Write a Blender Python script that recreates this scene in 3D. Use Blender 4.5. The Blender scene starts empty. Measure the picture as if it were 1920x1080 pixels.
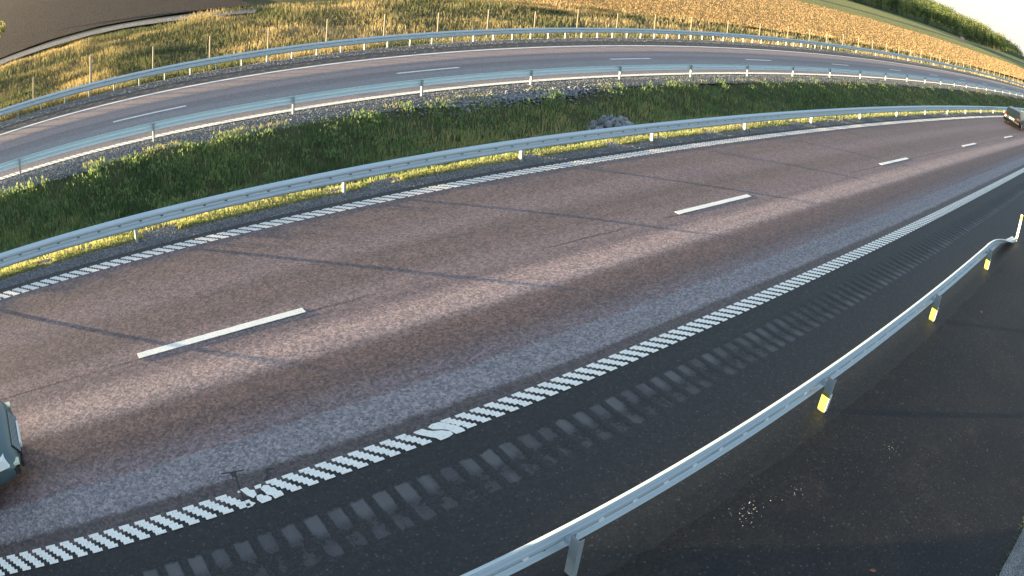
import bpy, math, random
import numpy as np
from mathutils import Matrix, Vector

# ------------------------------------------------------------------ camera, world, sun, exposure
C = bpy.context.scene.collection
sc = bpy.context.scene
random.seed(7)
rng = np.random.default_rng(7)

H, PITCH, ROLL, YAW = 6.1122, -27.183, 5.0859, 40.476
_y, _p, _r = (math.radians(a) for a in (YAW, PITCH, ROLL))
_f = Vector((math.sin(_y) * math.cos(_p), math.cos(_y) * math.cos(_p), math.sin(_p)))
_rt = Vector((math.cos(_y), -math.sin(_y), 0))
_u = _rt.cross(_f)
_r2 = _rt * math.cos(_r) + _u * math.sin(_r)
_u2 = -_rt * math.sin(_r) + _u * math.cos(_r)
cam = bpy.data.cameras.new('camera')
camo = bpy.data.objects.new('camera', cam)
C.objects.link(camo)
m3 = Matrix((_r2, _u2, -_f)).transposed()
camo.matrix_world = Matrix.Translation((0, 0, H)) @ m3.to_4x4()
cam.type = 'PANO'                      # a wide traffic-camera lens with strong barrel distortion
cam.sensor_fit = 'HORIZONTAL'
cam.sensor_width, cam.sensor_height = 36.0, 20.25
cc = cam
cc.panorama_type = 'FISHEYE_LENS_POLYNOMIAL'
cc.fisheye_fov = math.radians(180)
_s = 1920 / 36.0
cc.fisheye_polynomial_k0 = 0.0
cc.fisheye_polynomial_k1 = -0.0006570116539730097 * _s
cc.fisheye_polynomial_k2 = -1.1169808841050843e-07 * _s ** 2
cc.fisheye_polynomial_k3 = 1.3701046699745732e-10 * _s ** 3
cc.fisheye_polynomial_k4 = -1.2537425789230542e-13 * _s ** 4
cam.clip_start, cam.clip_end = 0.05, 12000
sc.camera = camo

SUN_EL = math.radians(3.0)
TO_SUN = Vector((-0.751, 0.66, 0)).normalized() * math.cos(SUN_EL) + Vector((0, 0, math.sin(SUN_EL)))
w = bpy.data.worlds.new('World'); sc.world = w; w.use_nodes = True
wn, wl = w.node_tree.nodes, w.node_tree.links
wn.clear()
sky = wn.new('ShaderNodeTexSky'); sky.sky_type = 'NISHITA'; sky.sun_disc = False
sky.sun_elevation = SUN_EL
sky.sun_rotation = math.atan2(TO_SUN.x, TO_SUN.y)
sky.air_density = 1.0; sky.dust_density = 0.3; sky.ozone_density = 1.5
bg = wn.new('ShaderNodeBackground'); bg.inputs[1].default_value = 0.15
wo = wn.new('ShaderNodeOutputWorld')
hsv = wn.new('ShaderNodeHueSaturation'); hsv.inputs['Saturation'].default_value = 0.78
mx = wn.new('ShaderNodeMix'); mx.data_type = 'RGBA'; mx.inputs[0].default_value = 0.72      # flat pale blue added to even out the sky and dim the horizon
mx.inputs[7].default_value = (0.62, 0.80, 1.0, 1)
wl.new(sky.outputs[0], hsv.inputs['Color']); wl.new(hsv.outputs[0], mx.inputs[6]); wl.new(mx.outputs[2], bg.inputs[0]); wl.new(bg.outputs[0], wo.inputs[0])

sun = bpy.data.lights.new('sun', 'SUN'); sun.energy = 4.9; sun.angle = math.radians(0.6)
sun.color = (1.0, 0.76, 0.42)
suno = bpy.data.objects.new('sun', sun); C.objects.link(suno)
suno.rotation_euler = TO_SUN.to_track_quat('Z', 'Y').to_euler()

sc.view_settings.view_transform = 'Standard'
sc.view_settings.look = 'None'
sc.view_settings.gamma = 1.0
sc.view_settings.use_curve_mapping = False
sc.view_settings.exposure = 2.7

# ------------------------------------------------------------------ layout constants (metres; x along the road, t across it)
T_EDGE_NEAR, T_DASH, T_EDGE_MED = 6.52, 10.11, 13.56
T_G1, T_G2, T_G3, T_G4 = 14.15, 22.56, 32.22, 3.83
T_EDGE4, T_DASH5, T_EDGE6 = 23.07, 26.42, 29.84
T_FENCE = 34.6

def D(x):                              # slight bend of the whole road
    x = np.asarray(x, float)
    xc = np.clip(x, -40, 150)
    v = -1.0028e-4 * xc ** 2 / 2 - 1.0946e-6 * xc ** 3
    s = -1.0028e-4 * xc - 3.2838e-6 * xc ** 2
    return v + s * (x - xc)

PROFILE = [(-3000, -3.0), (-60, -3.0), (-8, -0.60), (-3, -0.36), (3.4, -0.16), (13.95, 0.092), (14.6, 0.075), (14.95, 0.02), (15.9, -0.62), (17.4, -0.95), (18.6, -1.0), (19.6, -0.85),
           (21.3, -0.31), (22.7, -0.25), (32.0, -0.284), (32.5, -0.30), (33.3, -0.50), (35.2, -0.95), (37.5, -1.02), (60, -1.0), (3000, -1.0)]
PX = np.array([a for a, b in PROFILE]); PZ = np.array([b for a, b in PROFILE])
def gz(t): return np.interp(t, PX, PZ)
def road_z(t):                         # crossfall of the carriageways
    t = np.asarray(t, float)
    return np.where(t < 18, (t - 10.11) * 0.02393, -0.2582 + (t - 26.42) * -0.00443)

# ------------------------------------------------------------------ mesh helpers
def np_mesh(name, V, F, mat=None, attrs=None, smooth=False):
    """V (n,3); F list of (m,k) int arrays"""
    me = bpy.data.meshes.new(name)
    V = np.ascontiguousarray(V, dtype=np.float32)
    me.vertices.add(len(V)); me.vertices.foreach_set('co', V.ravel())
    loops = np.concatenate([f.ravel() for f in F]).astype(np.int32)
    tot = np.concatenate([np.full(len(f), f.shape[1], np.int32) for f in F])
    st = np.concatenate([[0], np.cumsum(tot)[:-1]]).astype(np.int32)
    me.loops.add(len(loops)); me.loops.foreach_set('vertex_index', loops)
    me.polygons.add(len(tot)); me.polygons.foreach_set('loop_start', st); me.polygons.foreach_set('loop_total', tot)
    if smooth: me.polygons.foreach_set('use_smooth', np.ones(len(tot), bool))
    for k, a in (attrs or {}).items():
        at = me.attributes.new(k, 'FLOAT', 'POINT'); at.data.foreach_set('value', np.asarray(a, np.float32))
    me.update(calc_edges=True)
    if mat: me.materials.append(mat)
    return me

def obj(name, me, parent=None, loc=None, **props):
    o = bpy.data.objects.new(name, me); C.objects.link(o)
    if parent is not None: o.parent = parent
    if loc is not None: o.location = loc
    for k, v in props.items(): o[k] = v
    return o

def thing(name, label, cat, loc=(0, 0, 0), rz=0, group=None):
    o = bpy.data.objects.new(name, None); C.objects.link(o)
    o.empty_display_size = 0.2
    o.location = loc; o.rotation_euler = (0, 0, rz)
    o['label'] = label; o['category'] = cat
    if group: o['group'] = group
    return o

class MB:
    def __init__(s): s.v = []; s.f = []
    def box(s, x0, x1, y0, y1, z0, z1):
        b = len(s.v)
        s.v += [(x0, y0, z0), (x1, y0, z0), (x1, y1, z0), (x0, y1, z0), (x0, y0, z1), (x1, y0, z1), (x1, y1, z1), (x0, y1, z1)]
        s.f += [tuple(b + i for i in q) for q in ((0, 3, 2, 1), (4, 5, 6, 7), (0, 1, 5, 4), (1, 2, 6, 5), (2, 3, 7, 6), (3, 0, 4, 7))]
        return s
    def prism(s, poly, z0, z1):        # ccw outline extruded in z
        b = len(s.v); n = len(poly)
        s.v += [(x, y, z0) for x, y in poly] + [(x, y, z1) for x, y in poly]
        s.f += [tuple(b + i for i in range(n))[::-1], tuple(b + n + i for i in range(n))]
        s.f += [(b + i, b + (i + 1) % n, b + n + (i + 1) % n, b + n + i) for i in range(n)]
        return s
    def bar(s, a, c, r, n=6):
        a, c = Vector(a), Vector(c); d = (c - a).normalized()
        p = d.orthogonal().normalized(); q = d.cross(p); b = len(s.v)
        for e in (a, c):
            for i in range(n):
                t = 2 * math.pi * i / n; s.v.append(tuple(e + (p * math.cos(t) + q * math.sin(t)) * r))
        s.f += [(b + i, b + (i + 1) % n, b + n + (i + 1) % n, b + n + i) for i in range(n)]
        s.f += [tuple(b + i for i in range(n))[::-1], tuple(b + n + i for i in range(n))]
        return s
    def mesh(s, name, mat):
        me = bpy.data.meshes.new(name); me.from_pydata(s.v, [], s.f); me.update(); me.materials.append(mat); return me

# ------------------------------------------------------------------ materials
def new_mat(name):
    m = bpy.data.materials.new(name); m.use_nodes = True
    nt = m.node_tree; b = nt.nodes['Principled BSDF']
    return m, nt, b
def N(nt, t, **kw):
    n = nt.nodes.new(t)
    for k, v in kw.items(): setattr(n, k, v)
    return n
def L(nt, a, b): nt.links.new(a, b)
def pos(nt): return N(nt, 'ShaderNodeNewGeometry').outputs['Position']
def noise(nt, scale, detail=2, rough=.5, vec=None, dist=0):
    n = N(nt, 'ShaderNodeTexNoise'); n.inputs['Scale'].default_value = scale; n.inputs['Detail'].default_value = detail
    n.inputs['Roughness'].default_value = rough; n.inputs['Distortion'].default_value = dist
    L(nt, vec or pos(nt), n.inputs['Vector']); return n.outputs['Fac']
def ramp(nt, fac, stops, interp='LINEAR'):
    r = N(nt, 'ShaderNodeValToRGB'); r.color_ramp.interpolation = interp
    e = r.color_ramp.elements
    while len(e) < len(stops): e.new(.5)
    for el, (p, c) in zip(e, stops):
        el.position = p; el.color = (c[0], c[1], c[2], 1) if len(c) == 3 else c
    L(nt, fac, r.inputs[0]); return r.outputs[0]
def mix(nt, fac, a, b, blend='MIX'):
    n = N(nt, 'ShaderNodeMix'); n.data_type = 'RGBA'; n.blend_type = blend
    for s, v in ((n.inputs[0], fac), (n.inputs[6], a), (n.inputs[7], b)):
        if isinstance(v, (int, float)): s.default_value = v
        elif isinstance(v, tuple): s.default_value = (*v, 1)
        else: L(nt, v, s)
    return n.outputs[2]
def math_(nt, op, a, b=0, c=0):
    n = N(nt, 'ShaderNodeMath', operation=op)
    for s, v in zip(n.inputs, (a, b, c)):
        if isinstance(v, (int, float)): s.default_value = v
        else: L(nt, v, s)
    return n.outputs[0]
def maprange(nt, v, a, b, c=0, d=1, smooth=True):
    n = N(nt, 'ShaderNodeMapRange'); n.interpolation_type = 'SMOOTHSTEP' if smooth else 'LINEAR'
    for i, x in enumerate((v, a, b, c, d)):
        if isinstance(x, (int, float)): n.inputs[i].default_value = x
        else: L(nt, x, n.inputs[i])
    return n.outputs[0]
def bump(nt, b, h, strength=.5, dist=.01):
    n = N(nt, 'ShaderNodeBump'); n.inputs['Strength'].default_value = strength; n.inputs['Distance'].default_value = dist
    L(nt, h, n.inputs['Height']); L(nt, n.outputs[0], b.inputs['Normal'])
def voro(nt, scale, out='Color', vec=None, rand=1.0):
    n = N(nt, 'ShaderNodeTexVoronoi'); n.inputs['Scale'].default_value = scale; n.inputs['Randomness'].default_value = rand
    L(nt, vec or pos(nt), n.inputs['Vector']); return n.outputs[out]
def grey(nt, c):
    s = N(nt, 'ShaderNodeSeparateColor'); L(nt, c, s.inputs[0]); return s.outputs[0]
def across(nt):                        # t coordinate stored on road meshes
    a = N(nt, 'ShaderNodeAttribute', attribute_name='t'); return a.outputs['Fac']

def simple(name, col, rough=.6, metal=0, spec=.5):
    m, nt, b = new_mat(name)
    b.inputs['Base Color'].default_value = (*col, 1); b.inputs['Roughness'].default_value = rough
    b.inputs['Metallic'].default_value = metal; b.inputs['Specular IOR Level'].default_value = spec
    return m

def band(nt, t, centre, half, soft):   # smooth band across the road
    d = math_(nt, 'ABSOLUTE', math_(nt, 'SUBTRACT', t, centre))
    return maprange(nt, d, half, half + soft, 1, 0)

def asphalt(name, kind):
    m, nt, b = new_mat(name)
    t = across(nt)
    big = noise(nt, 0.6, 3)
    edge = noise(nt, 9, 3, .7)
    tt = math_(nt, 'ADD', t, math_(nt, 'MULTIPLY', math_(nt, 'SUBTRACT', edge, .5), .10))
    tt = math_(nt, 'ADD', tt, math_(nt, 'MULTIPLY', math_(nt, 'SUBTRACT', noise(nt, 1.3, 2), .5), .12))
    # streaks along the driving direction
    mp = N(nt, 'ShaderNodeMapping'); mp.inputs['Scale'].default_value = (.03, 1.6, 1); L(nt, pos(nt), mp.inputs[0])
    streak = noise(nt, 1.5, 4, .6, mp.outputs[0])
    if kind == 'near':
        red = mix(nt, big, (.192, .138, .138), (.160, .122, .124))
        base = red
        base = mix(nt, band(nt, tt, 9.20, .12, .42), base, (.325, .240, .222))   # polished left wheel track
        base = mix(nt, band(nt, tt, 8.35, .25, .35), base, (.150, .094, .080))
        base = mix(nt, band(nt, tt, 12.75, .25, .5), base, (.150, .108, .102))
        base = mix(nt, band(nt, tt, 10.95, .25, .5), base, (.140, .100, .094))
        base = mix(nt, maprange(nt, tt, 7.62, 7.50, 0, 1), base, (.205, .190, .205))       # worn grey wheel track
        base = mix(nt, maprange(nt, tt, 6.98, 6.86, 0, 1), base, (.085, .068, .068))
        base = mix(nt, maprange(nt, tt, 6.62, 6.50, 0, 1), base, (.0135, .0142, .0165))       # newer black shoulder
        base = mix(nt, maprange(nt, tt, 13.32, 13.55, 0, 1), base, (.036, .034, .036))
        # longitudinal joint
        jt = math_(nt, 'MULTIPLY', band(nt, tt, 10.02, .012, .02), maprange(nt, noise(nt, .35, 1), .42, .55))
        base = mix(nt, math_(nt, 'MULTIPLY', jt, .75), base, (.03, .022, .02))
        spk = .9
    elif kind == 'far':
        base = mix(nt, big, (.200, .165, .165), (.170, .150, .155))
        base = mix(nt, band(nt, tt, 28.9, .35, .4), base, (.285, .215, .20))
        base = mix(nt, band(nt, tt, 27.4, .25, .3), base, (.265, .205, .195))
        base = mix(nt, band(nt, tt, 25.2, .5, .6), base, (.215, .205, .21))
        base = mix(nt, maprange(nt, tt, 29.95, 30.05, 0, 1), base, (.040, .034, .036))
        base = mix(nt, maprange(nt, tt, 23.0, 22.9, 0, 1), base, (.05, .045, .045))
        spk = .6
    else:                              # lay-by asphalt beside the camera
        base = mix(nt, maprange(nt, noise(nt, .55, 4, .6), .42, .62), (.007, .0075, .0095), (.012, .0115, .0125))
        base = mix(nt, math_(nt, 'MULTIPLY', maprange(nt, noise(nt, .9, 3), .6, .72), .6), base, (.026, .019, .018))
        base = mix(nt, maprange(nt, tt, 2.6, 3.45, 0, .75), base, (.0150, .0130, .0122))
        spk = 1.0
    base = mix(nt, .5, base, mix(nt, 1.0, base, ramp(nt, streak, [(.3, (.72, .72, .74)), (.7, (1.25, 1.22, 1.2))]), 'MULTIPLY'))
    if kind == 'near':
        base = mix(nt, maprange(nt, tt, 4.7, 3.8, 0, .8), base, (.0165, .0138, .0125))
        shoulder = maprange(nt, tt, 6.62, 6.50, 0, 1)
    g1 = grey(nt, voro(nt, 48))
    g2 = grey(nt, voro(nt, 24))
    sp = mix(nt, .5, ramp(nt, g1, [(0, (.34, .34, .36)), (.5, (.95, .93, .92)), (.85, (1.35, 1.3, 1.28)), (1, (2.0, 1.9, 1.85))]),
             ramp(nt, g2, [(0, (.28, .28, .32)), (.5, (.95, .95, .95)), (1, (2.2, 2.0, 1.9))]))
    base = mix(nt, spk, base, mix(nt, 1.0, base, sp, 'MULTIPLY'))
    if kind != 'far':                  # scattered pale chippings
        chip = maprange(nt, grey(nt, voro(nt, 44)), .975 if kind == 'layby' else .965, .99)
        if kind == 'near': chip = math_(nt, 'MULTIPLY', chip, math_(nt, 'MULTIPLY', shoulder, 1))
        base = mix(nt, math_(nt, 'MULTIPLY', chip, .55), base, (.10, .097, .09))
    L(nt, base, b.inputs['Base Color'])
    b.inputs['Roughness'].default_value = .66
    b.inputs['Specular IOR Level'].default_value = .35 if kind == 'layby' else .5
    hh = math_(nt, 'ADD', voro(nt, 75, 'Distance'), math_(nt, 'MULTIPLY', noise(nt, 30, 3), .8))
    bump(nt, b, hh, .45, .006)
    return m

M_near = asphalt('red_worn_asphalt', 'near')
M_far = asphalt('far_asphalt', 'far')
M_lay = asphalt('black_asphalt', 'layby')

def rumble_mat():
    m, nt, b = new_mat('rumble_asphalt')
    g = N(nt, 'ShaderNodeAttribute', attribute_name='groove').outputs['Fac']
    gg = math_(nt, 'ADD', g, math_(nt, 'MULTIPLY', math_(nt, 'SUBTRACT', noise(nt, 11, 4, .7), .5), 1.3))
    f = math_(nt, 'MULTIPLY', maprange(nt, gg, .40, .52), maprange(nt, g, .5, 1.0, .30, .85))
    sp = ramp(nt, grey(nt, voro(nt, 48)), [(0, (.4, .4, .42)), (.6, (1, 1, 1)), (1, (2.2, 2.1, 2.0))])
    base = mix(nt, 1.0, mix(nt, noise(nt, 6, 3), (.0115, .012, .0145), (.0155, .016, .018)), sp, 'MULTIPLY')
    base = mix(nt, f, base, mix(nt, noise(nt, 60, 2), (.070, .072, .080), (.135, .135, .142)))
    L(nt, base, b.inputs['Base Color']); b.inputs['Roughness'].default_value = .66
    bump(nt, b, noise(nt, 60, 3), .45, .006)
    return m
M_rumble = rumble_mat()

def paint_mat(name, col):
    m, nt, b = new_mat(name)
    n = noise(nt, 45, 4, .7)
    base = mix(nt, maprange(nt, n, .55, .68), col, tuple(c * .45 for c in col))
    base = mix(nt, math_(nt, 'MULTIPLY', maprange(nt, noise(nt, 14, 4, .8), .60, .70), .6), base, (.16, .15, .15))
    base = mix(nt, math_(nt, 'MULTIPLY', maprange(nt, noise(nt, 2.5, 3), .4, .75), .25), base, tuple(c * .7 for c in col))
    L(nt, base, b.inputs['Base Color']); b.inputs['Roughness'].default_value = .6
    bump(nt, b, n, .3, .004)
    return m
M_paint = paint_mat('white_road_marking', (.84, .82, .77))
M_paint2 = paint_mat('aged_white_marking', (.80, .77, .74))

def steel_mat():
    m, nt, b = new_mat('galvanised_steel')
    mp = N(nt, 'ShaderNodeMapping'); mp.inputs['Scale'].default_value = (.35, 1, 1); L(nt, pos(nt), mp.inputs[0])
    n = noise(nt, 3.5, 5, .65, mp.outputs[0]); f = noise(nt, 60, 2)
    base = mix(nt, n, (.43, .54, .62), (.58, .68, .75))
    base = mix(nt, math_(nt, 'MULTIPLY', f, .3), base, (.26, .28, .30))
    L(nt, base, b.inputs['Base Color']); b.inputs['Metallic'].default_value = .3
    L(nt, maprange(nt, n, .3, .7, .38, .55), b.inputs['Roughness'])
    return m
M_steel = steel_mat()
M_post = simple('dull_galvanised_steel', (.30, .34, .36), .6, .15)
M_glint = simple('glint_white', (.88, .90, .88), .25, 0)  # near-white colour stands in for light catching at the rail slots
M_hole = simple('dark_slot', (.03, .035, .04), .8)
M_yellow = simple('yellow_reflective', (.33, .35, .06), .6)
M_white = simple('white_plastic', (.80, .80, .78), .4)
M_wood = None
def wood_mat():
    m, nt, b = new_mat('weathered_fence_wood')
    mp = N(nt, 'ShaderNodeMapping'); mp.inputs['Scale'].default_value = (8, 8, .8); L(nt, pos(nt), mp.inputs[0])
    L(nt, mix(nt, noise(nt, 3, 4, .6, mp.outputs[0]), (.22, .18, .13), (.42, .36, .27)), b.inputs['Base Color']); b.inputs['Roughness'].default_value = .85
    return m
M_wood = wood_mat()

def ground_mat():
    m, nt, b = new_mat('soil_and_turf')
    t = across(nt)
    n1 = noise(nt, .35, 4, .6); n2 = noise(nt, 3.0, 5, .7); n3 = noise(nt, 30, 3, .7)
    turf = mix(nt, n2, (.055, .065, .03), (.14, .135, .07))
    dry = mix(nt, n2, (.085, .075, .035), (.20, .15, .075))
    dry = mix(nt, maprange(nt, n1, .4, .6), dry, mix(nt, n2, (.05, .065, .025), (.12, .12, .05)))
    base = mix(nt, maprange(nt, t, 32.8, 33.6, 0, 1), turf, dry)
    base = mix(nt, math_(nt, 'MULTIPLY', n3, .5), base, mix(nt, 1, base, (.4, .4, .4), 'MULTIPLY'))
    L(nt, base, b.inputs['Base Color']); b.inputs['Roughness'].default_value = .95; b.inputs['Specular IOR Level'].default_value = .1
    bump(nt, b, math_(nt, 'ADD', n2, math_(nt, 'MULTIPLY', n3, .3)), 1.0, .12)
    return m
M_ground = ground_mat()

def gravel_mat(name, a, c, d, sc_=42):
    m, nt, b = new_mat(name)
    v = grey(nt, voro(nt, sc_)); dist = voro(nt, sc_, 'Distance')
    base = ramp(nt, v, [(0, a), (.45, c), (1, d)])
    base = mix(nt, maprange(nt, noise(nt, 4, 4), .35, .7), base, mix(nt, 1, base, (.55, .55, .56), 'MULTIPLY'))
    base = mix(nt, maprange(nt, dist, .45, .75), base, tuple(x * .4 for x in a))
    L(nt, base, b.inputs['Base Color']); b.inputs['Roughness'].default_value = .9
    bump(nt, b, math_(nt, 'MULTIPLY', dist, -1), 1.0, .02)
    return m
M_gravel = gravel_mat('grey_gravel', (.10, .105, .11), (.24, .24, .25), (.42, .41, .41))
M_gravelfar = gravel_mat('pale_grey_gravel', (.12, .12, .12), (.19, .19, .19), (.30, .295, .29), 30)
M_path = gravel_mat('path_gravel', (.20, .19, .19), (.30, .29, .30), (.40, .39, .40), 12)

def stone_mat():
    m, nt, b = new_mat('grey_stone')
    r = N(nt, 'ShaderNodeObjectInfo').outputs['Random']
    at = N(nt, 'ShaderNodeAttribute', attribute_name='tint').outputs['Fac']
    k = math_(nt, 'FRACT', math_(nt, 'ADD', r, at))
    base = ramp(nt, k, [(0, (.10, .11, .13)), (.5, (.20, .215, .245)), (.9, (.30, .31, .35)), (1, (.42, .42, .42))])
    base = mix(nt, math_(nt, 'MULTIPLY', noise(nt, 25, 3), .5), base, (.14, .14, .14))
    L(nt, base, b.inputs['Base Color']); b.inputs['Roughness'].default_value = .85
    return m
M_stone = stone_mat()

def leaf_mat(name, stops, trans=.4):
    m, nt, b = new_mat(name)
    a = N(nt, 'ShaderNodeAttribute', attribute_name='tint').outputs['Fac']
    col = ramp(nt, a, stops)
    L(nt, col, b.inputs['Base Color']); b.inputs['Roughness'].default_value = .7; b.inputs['Specular IOR Level'].default_value = .2
    tr = N(nt, 'ShaderNodeBsdfTranslucent'); L(nt, mix(nt, 1, col, (1.15, 1.1, .75), 'MULTIPLY'), tr.inputs[0])
    ms = N(nt, 'ShaderNodeMixShader'); ms.inputs[0].default_value = trans
    out = [n for n in nt.nodes if n.type == 'OUTPUT_MATERIAL'][0]
    L(nt, b.outputs[0], ms.inputs[1]); L(nt, tr.outputs[0], ms.inputs[2]); L(nt, ms.outputs[0], out.inputs[0])
    return m
M_grass = leaf_mat('green_grass', [(0, (.085, .145, .075)), (.3, (.160, .245, .115)), (.55, (.25, .315, .15)), (.75, (.38, .36, .18)), (1, (.50, .42, .26))], .5)
M_dry = leaf_mat('dry_tall_grass', [(0, (.07, .095, .05)), (.3, (.14, .155, .085)), (.55, (.25, .23, .14)), (.8, (.40, .31, .17)), (1, (.50, .42, .28))])
M_stub = leaf_mat('stubble', [(0, (.30, .20, .10)), (.5, (.42, .29, .15)), (1, (.52, .40, .23))], .3)
M_leaf = leaf_mat('birch_leaves', [(0, (.06, .10, .04)), (.4, (.14, .20, .075)), (.75, (.27, .29, .11)), (1, (.42, .36, .14))], .35)
M_conif = leaf_mat('spruce_needles', [(0, (.018, .038, .016)), (.6, (.045, .075, .03)), (1, (.09, .12, .05))], .2)
M_trunk = simple('bark', (.10, .075, .05), .9)

# ------------------------------------------------------------------ ground and road sheets
xs_near = np.concatenate([np.linspace(-3000, -60, 12), np.arange(-50, -10, 5), np.arange(-10, 60, 1.0), np.arange(60, 200, 4), np.arange(200, 500, 25), np.linspace(520, 4500, 22)])
ts = np.unique(np.concatenate([np.linspace(-3000, -60, 8), np.arange(-55, -3, 6), np.arange(-3, 13.5, 1.5), np.arange(14, 23, .25), np.arange(23, 32, 1.5), np.arange(32, 40, .35), np.arange(40, 80, 2.5), np.arange(80, 240, 16), np.linspace(250, 3800, 20)]))
def smooth_noise(x, y, s, seed=0):
    r = np.random.default_rng(seed); v = 0
    for k in range(4):
        a, b_, c, d = r.uniform(-1, 1, 4) * 2 * np.pi * s * (1.7 ** k); ph = r.uniform(0, 6.3, 2)
        v = v + np.sin(a * x + b_ * y + ph[0]) * np.sin(c * x - d * y + ph[1]) / (1.5 ** k)
    return v
X, T = np.meshgrid(xs_near, ts, indexing='ij')
fade = np.clip(1 - (T - 60) / 80, 0, 1)
Y = T + D(X) * fade
on_road = ((T > 3) & (T < 14.3)) | ((T > 22.4) & (T < 32.6))
Z = gz(T) + np.where((T > 14.8) & (T < 21.6), .05 * smooth_noise(X, T, .12, 3), 0) + np.where(T > 33.5, .08 * smooth_noise(X, T, .05, 4) * np.clip((T - 33.5) / 4, 0, 1), 0)
Z = np.where((T < 14.2) | ((T > 22.5) & (T < 32.3)), Z - .12, Z)
def grid_faces(nx, ny):
    i, j = np.meshgrid(np.arange(nx - 1), np.arange(ny - 1), indexing='ij')
    a = (i * ny + j).ravel(); return np.stack([a, a + ny, a + ny + 1, a + 1], 1)
obj('ground', np_mesh('ground', np.stack([X, Y, Z], -1).reshape(-1, 3), [grid_faces(*X.shape)], M_ground, {'t': T.ravel()}, True), kind='structure')

def strip(name, t0, t1, mat, x0=-30, x1=260, dz=0, step=2.0, nt_=None, zf=road_z, wob=0, seed=1, n=None):
    xs = np.arange(x0, x1 + step, step)
    tt = np.linspace(t0, t1, n or max(2, int((t1 - t0) / 1.0) + 2))
    A, B = np.meshgrid(xs, tt, indexing='ij')
    Bw = B.copy()
    if wob:
        r = np.random.default_rng(seed)
        Bw[:, 0] += r.uniform(-wob, wob, len(xs)); Bw[:, -1] += r.uniform(-wob, wob, len(xs))
    V = np.stack([A, Bw + D(A), zf(Bw) + dz], -1).reshape(-1, 3)
    return obj(name, np_mesh(name, V, [grid_faces(*A.shape)], mat, {'t': Bw.ravel()}, True), kind='structure')

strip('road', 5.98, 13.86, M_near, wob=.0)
strip('shoulder', 3.22, 5.13, M_near)
strip('parking_area', -1.0, 3.42, M_lay, dz=.004, step=.22, x0=-12, x1=60, wob=.035, seed=8)
strip('parking_area', -1.0, 3.42, M_lay, dz=.004, x0=60)
strip('far_road', 22.85, 31.15, M_far)
# gravel verges
def verge_z1(t): return np.interp(t, [13.6, 13.86, 14.5, 15.0], [.082, .088, .10, .045])
def verge_z2(t): return np.interp(t, [21.2, 21.6, 22.4, 22.95], [-.31, -.262, -.246, -.262])
def verge_z3(t): return np.interp(t, [31.0, 31.2, 32.3, 33.0], [-.288, -.272, -.27, -.40])
strip('verge', 13.80, 14.62, M_gravel, zf=verge_z1, step=.15, x1=120, wob=.07, n=6)
strip('verge', 21.35, 22.90, M_gravelfar, zf=verge_z2, step=.3, x1=160, wob=.07, seed=2, n=7)
strip('verge', 31.08, 32.75, M_gravelfar, zf=verge_z3, step=.3, x1=240, wob=.07, seed=3, n=7)

# milled rumble strip: one scooped groove every 0.31 m
def rumble():
    per, x0, n = .31, -6.2, 320
    ux = np.array([0, .035, .075, .155, .235, .275]); dep = np.array([0, .0, .85, 1, .85, 0]) * .014
    tt = np.array([5.13, 5.19, 5.24, 5.34, 5.50, 5.70, 5.86, 5.91, 5.98]); dt = np.array([0, 0, .6, 1, 1, 1, .6, 0, 0]); ga = np.array([0, .1, .70, .74, .40, 1.1, 1.1, .1, 0])
    r = np.random.default_rng(5)
    xs, dd, gg = [], [], []
    for k in range(n):
        s = r.uniform(.7, 1.1)
        for a, d in zip(ux, dep): xs.append(x0 + k * per + a); dd.append(d * s); gg.append((d / .014) * r.uniform(.75, 1))
    xs, dd, gg = map(np.array, (xs, dd, gg))
    A, B = np.meshgrid(xs, tt, indexing='ij')
    sh = r.uniform(-.02, .02, A.shape); sh[:, [0, -1]] = 0
    Bs = B + np.where((B > 5.15) & (B < 5.95), sh, 0)
    Zz = road_z(Bs) - dd[:, None] * dt[None, :]
    V = np.stack([A, Bs + D(A), Zz], -1).reshape(-1, 3)
    w_ = np.clip((A - 8) / 8, 0, 1)
    gatt = gg[:, None] * (ga[None, :] * (1 - w_) + np.array([0, .2, .95, .9, .5, .35, .2, 0, 0])[None, :] * w_)
    gatt = gatt * np.repeat(r.uniform(.75, 1.15, n), 6)[:, None]
    obj('rumble_strip', np_mesh('rumble_strip', V, [grid_faces(*A.shape)], M_rumble, {'groove': gatt.ravel()}), kind='structure')
rumble()
strip('shoulder', 5.13, 5.98, M_near, x0=x_end if (x_end := -6.2 + .31 * 320 - .06) else 0, x1=260)

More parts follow.
